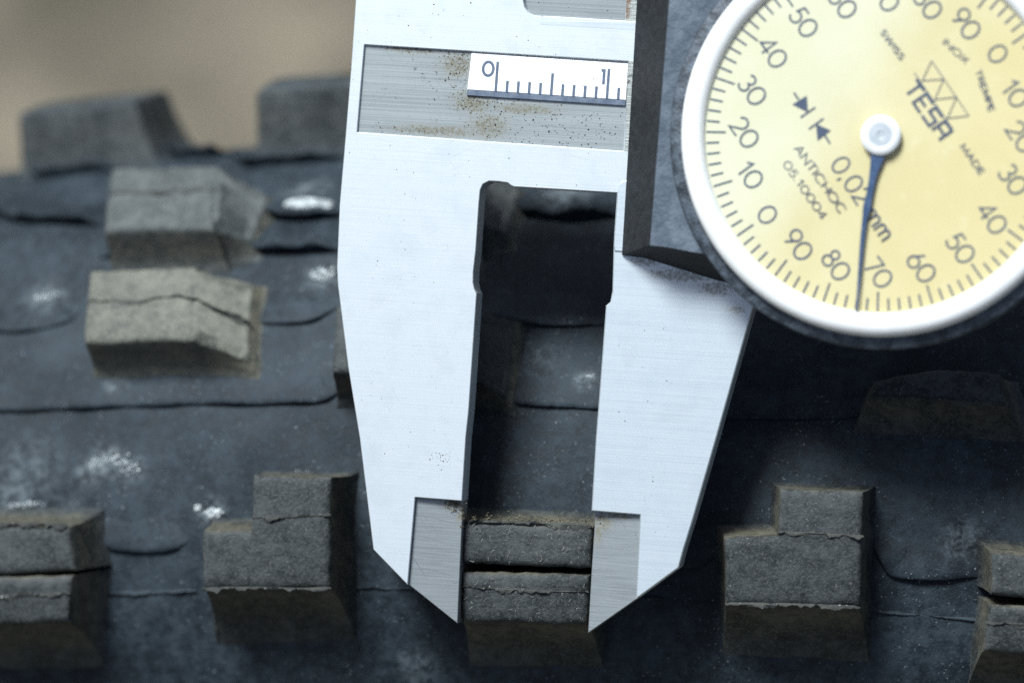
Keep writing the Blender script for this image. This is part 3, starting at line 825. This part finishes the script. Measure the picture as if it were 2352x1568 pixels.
def text_mesh(name, txt, h, wd, track=0.16, fit=None, arcr=None):
    x = 0; st_ = []
    for ch in txt:
        wgl, s = GL[ch]
        for q in s: st_.append([(x+a, b) for a, b in q])
        x += wgl + track
    W = x - track
    kx = h if fit is None else fit/W
    st_ = [[((a-W/2)*kx, (b-0.5)*h) for a, b in q] for q in st_]
    if arcr:                              # bend round the dial centre
        st_ = [[((arcr+b)*math.sin(a/arcr), (arcr+b)*math.cos(a/arcr)-arcr) for a, b in q] for q in st_]
    v, f = ribbon_mesh(st_, wd)
    return mesh(name, v, f)
def put_print(name, me, at, ang, parent=face, mat='print'):
    o = link(name, me, M[mat], parent)
    o.location = (at[0]*MM, at[1]*MM, 0); o.rotation_euler = (0, 0, ang)
    return o
# ticks
tick_me = {}
for big in (0, 1):
    L = 1.72 if big else 1.14
    v, f = ribbon_mesh([[(15.38-L, 0), (15.38, 0)]], 0.165); tick_me[big] = mesh('tick', v, f)
ZERO = R(36) + ROT - R(-3.75)              # direction of the dial's zero, in the caliper frame
for i in range(100):
    o = link('tick', tick_me[1 if i % 5 == 0 else 0], M['print'], face)
    o.rotation_euler = (0, 0, ZERO - i*2*math.pi/100)
for k in range(20):
    a = ZERO - k*math.pi/10; v_ = (k*10) % 100
    rr = 12.0 if v_ else 12.15
    put_print('numeral', text_mesh('numeral', str(v_), 1.62, 0.175, 0.13), (rr*math.cos(a), rr*math.sin(a)), BASE)
def word(txt, px, deg, h, length, wd, **kw):
    put_print('lettering', text_mesh('lettering', txt, h, wd, fit=length, **kw), df(px), -R(deg) + R(3.75))
k_ = 1/26.4
word('SWISS', (2050, 103), 54, 13*k_, 79*k_, 0.11)
word('INOX', (2195, 118), 42, 14*k_, 72*k_, 0.10)
word('TREMPE', (2262, 208), 71, 13*k_, 98*k_, 0.11)
word('MADE', (2233, 366), 54, 14*k_, 80*k_, 0.11)
word('ANTICHOC', (1884, 411), 54.5, 19*k_, 184*k_, 0.105)
word('05.10004', (1849, 436), 55, 18*k_, 156*k_, 0.095)
word('0,02 mm', (1983, 455), 56, 42*k_, 214*k_, 0.17)
word('tesa', (2131, 253), 55.6, 36*k_, 146*k_, 0.25)
def zp(x, y): return df(((2050+x/3.92)*.9408, (y/3.92)*.9408))
v, f = ribbon_mesh([[zp(880,585), zp(1235,1110)], [zp(715,700), zp(1080,1235)],
                    [zp(880,585), zp(790,775), zp(995,760), zp(910,955), zp(1120,930), zp(1030,1135), zp(1235,1110)]], 0.085)
put_print('emblem', mesh('emblem', v, f), (0, 0), 0)
def zq(x, y): return df(((1600+x/3.484)*.9408, (y/3.484)*.9408))
for name, lines, tri in (('contact_symbol', [[zq(1178,788), zq(1218,848)], [zq(1235,1000), zq(1360,915)]], [zq(1165,890), zq(1288,815), zq(1297,955)]),
                         ('contact_symbol', [[zq(1305,1100), zq(1430,1010)], [zq(1440,1150), zq(1485,1222)]], [zq(1365,1055), zq(1492,1110), zq(1380,1197)])):
    v, f = ribbon_mesh(lines, 0.17); b = len(v)
    tt = tri if area(tri) > 0 else tri[::-1]
    v += [[p[0]*MM, p[1]*MM, 0.05*MM] for p in tt]; f.append((b, b+1, b+2))
    put_print(name, mesh(name, v, f), (0, 0), 0)

# pointer and hub
ptr = MB()
half = [((2001,352),(2036,350)), ((1999,372),(2027,371)), ((1998,388),(2019,389)), ((1996,408),(2012,410)), ((1991,440),(2005,442)), ((1984,466),(2001,469)), ((1982,476),(2000,482)),
        ((1981,496),(1992,499)), ((1975,560),(1984,561)), ((1970,640),(1976.5,641)), ((1965.5,716),(1969.5,716))]
hubc = cal((2023, 311), ZF+0.55)
outl = [cal(a, ZF+0.4) for a, b in half] + [cal(b, ZF+0.4) for a, b in half[::-1]] + [hubc + np.array([0.6, 0.6]), hubc + np.array([-0.6, 0.6])]
if area(outl) < 0: outl = outl[::-1]
l0 = ptr.loop(outl, ZF+0.38); l1 = ptr.loop(outl, ZF+0.46); ptr.strip(l0, l1); ptr.cap([l1], True); ptr.cap([l0], False)
pointer = ptr.obj('pointer', M['pointer'], caliper)
m, rg = lathe([(1.72, ZF+0.30), (1.74, ZF+0.58), (1.62, ZF+0.70), (1.12, ZF+0.78), (1.02, ZF+0.74)], 48, hubc); m.obj('hub_ring', M['hub'], pointer, 40)
m, rg = lathe([(1.03, ZF+0.745), (0.36, ZF+0.75), (0.30, ZF+0.70), (0.17, ZF+0.70), (0.13, ZF+0.74)], 40, hubc); m.cap([rg[-1]], True); m.obj('hub_cap', M['hubgrey'], pointer, 40)
# crystal: shallow dome of clear plastic
pr = [(15.9*math.cos(t), 6.72 + 0.55*math.sin(t)) for t in np.linspace(0, math.pi/2, 10)[:-1]]
m, rg = lathe(pr, 96); m.cap([rg[-1]], True); m.obj('crystal', M['crystal'], caliper, 60)

# white scale strip set into the slot
zs = -0.06
strip_px = [(1083,123),(1443,147),(1437.5,230),(1073.6,206)]
plate(C(strip_px, zs), [], -0.27, zs, 0.03).obj('scale_strip', M['strip'], caliper)
band_px = [(1073.4,206.6),(1437.4,230.6),(1436,243),(1072,219)]
plate(C(band_px, zs), [], -0.27, zs-0.02, 0.02).obj('scale_band', M['scaleband'], caliper)
o0 = cal((1138.4, 211.2), zs); o1 = cal((1394, 227.4), zs); ux = (o1-o0)/np.linalg.norm(o1-o0); uy = np.array([-ux[1], ux[0]])
ang = math.atan2(ux[1], ux[0]); stp = np.linalg.norm(o1-o0)/10
for i in range(12):
    if i == 0: L = 2.72
    elif i == 10: L = 2.70
    elif i == 5: L = 1.98
    else: L = 1.06
    v, f = ribbon_mesh([[(0, 0), (0, L)]], 0.25, 0.012)
    o = link('scale_tick', mesh('scale_tick', v, f), M['scaleprint'], caliper)
    p = o0 + ux*stp*i
    o.location = (p[0]*MM, p[1]*MM, zs*MM); o.rotation_euler = (0, 0, ang)
for ch, px, h, wd_ in (('0', (1121.5, 158.5), 1.22, 0.20), ('1', (1385.5, 177), 1.36, 0.22)):
    if ch == '1': v, f = ribbon_mesh([[(-.20, .58), (.06, .58), (.06, -.68)]], 0.25, 0.012)
    else: v, f = ribbon_mesh([arc(0, 0, .47, .62, 90, 450, 36)], 0.25, 0.012)
    o = link('scale_numeral', mesh('scale_numeral', v, f), M['scaleprint'], caliper)
    p = cal(px, zs); o.location = (p[0]*MM, p[1]*MM, zs*MM); o.rotation_euler = (0, 0, ang)

# grime and specks lodged on the caliper
def place_cal(x, y, z): return (x*MM, y*MM, z*MM)
spots = []
def cl(px, rx, ry, n, z, s):
    c = cal(px)
    for _ in range(n): spots.append(((c[0]+rng.normal(0, rx), c[1]+rng.normal(0, ry), z), s*rng.uniform(0.5, 1.3)))
cl((1052, 150), 1.0, 0.9, 170, -0.26, 1.0); cl((1080, 232), 1.0, 0.7, 120, -0.26, 1.0)
cl((1000, 118), 2.0, 0.18, 70, -0.26, 0.8); cl((1120, 285), 1.3, 0.8, 70, -0.26, 0.8)
cl((960, 298), 2.6, 0.22, 80, -0.26, 0.7); cl((1150, 236), 2.0, 0.25, 60, -0.26, 0.9)
for i in range(70):
    p = cal((rng.uniform(1100, 1440), 0)); q = cal((1100, 121)); y = q[1] - 0.066*0 ; spots.append(((p[0], y + rng.normal(0, 0.03), -0.2), 0.6))
cl((1042, 1160), 0.5, 0.4, 120, -0.62, 0.9); cl((1056, 1185), 0.15, 0.6, 50, -0.7, 0.8); cl((1385, 1198), 0.6, 0.5, 60, -0.68, 0.7)
grains('grime', spots, M['crumb'], caliper, place_cal, 0.075, 0.6)
spots = []
for i in range(110):
    p = cal((rng.uniform(800, 1430), rng.uniform(5, 430)))
    q = np.array([(p[0])*1.0, p[1]]); spots.append(((q[0], q[1], 0.03), rng.uniform(0.2, 0.8)))
for i in range(150):
    p = cal((rng.uniform(1130, 1425), rng.uniform(255, 335))); spots.append(((p[0], p[1], -0.25), rng.uniform(0.4, 1.0)))
for i in range(90):
    p = cal((rng.uniform(830, 1050), rng.uniform(440, 1120))); spots.append(((p[0], p[1], 0.03), rng.uniform(0.15, 0.6)))
for i in range(50):
    p = cal((rng.uniform(1420, 1560), rng.uniform(640, 1250))); spots.append(((p[0], p[1], 0.05), rng.uniform(0.15, 0.7)))
for i in range(26):
    p = cal((rng.normal(1016, 14), rng.normal(1054, 9))); spots.append(((p[0], p[1], 0.03), rng.uniform(0.3, 0.8)))
grains('dirt_specks', spots, M['speck'], caliper, place_cal, 0.085, 0.4)
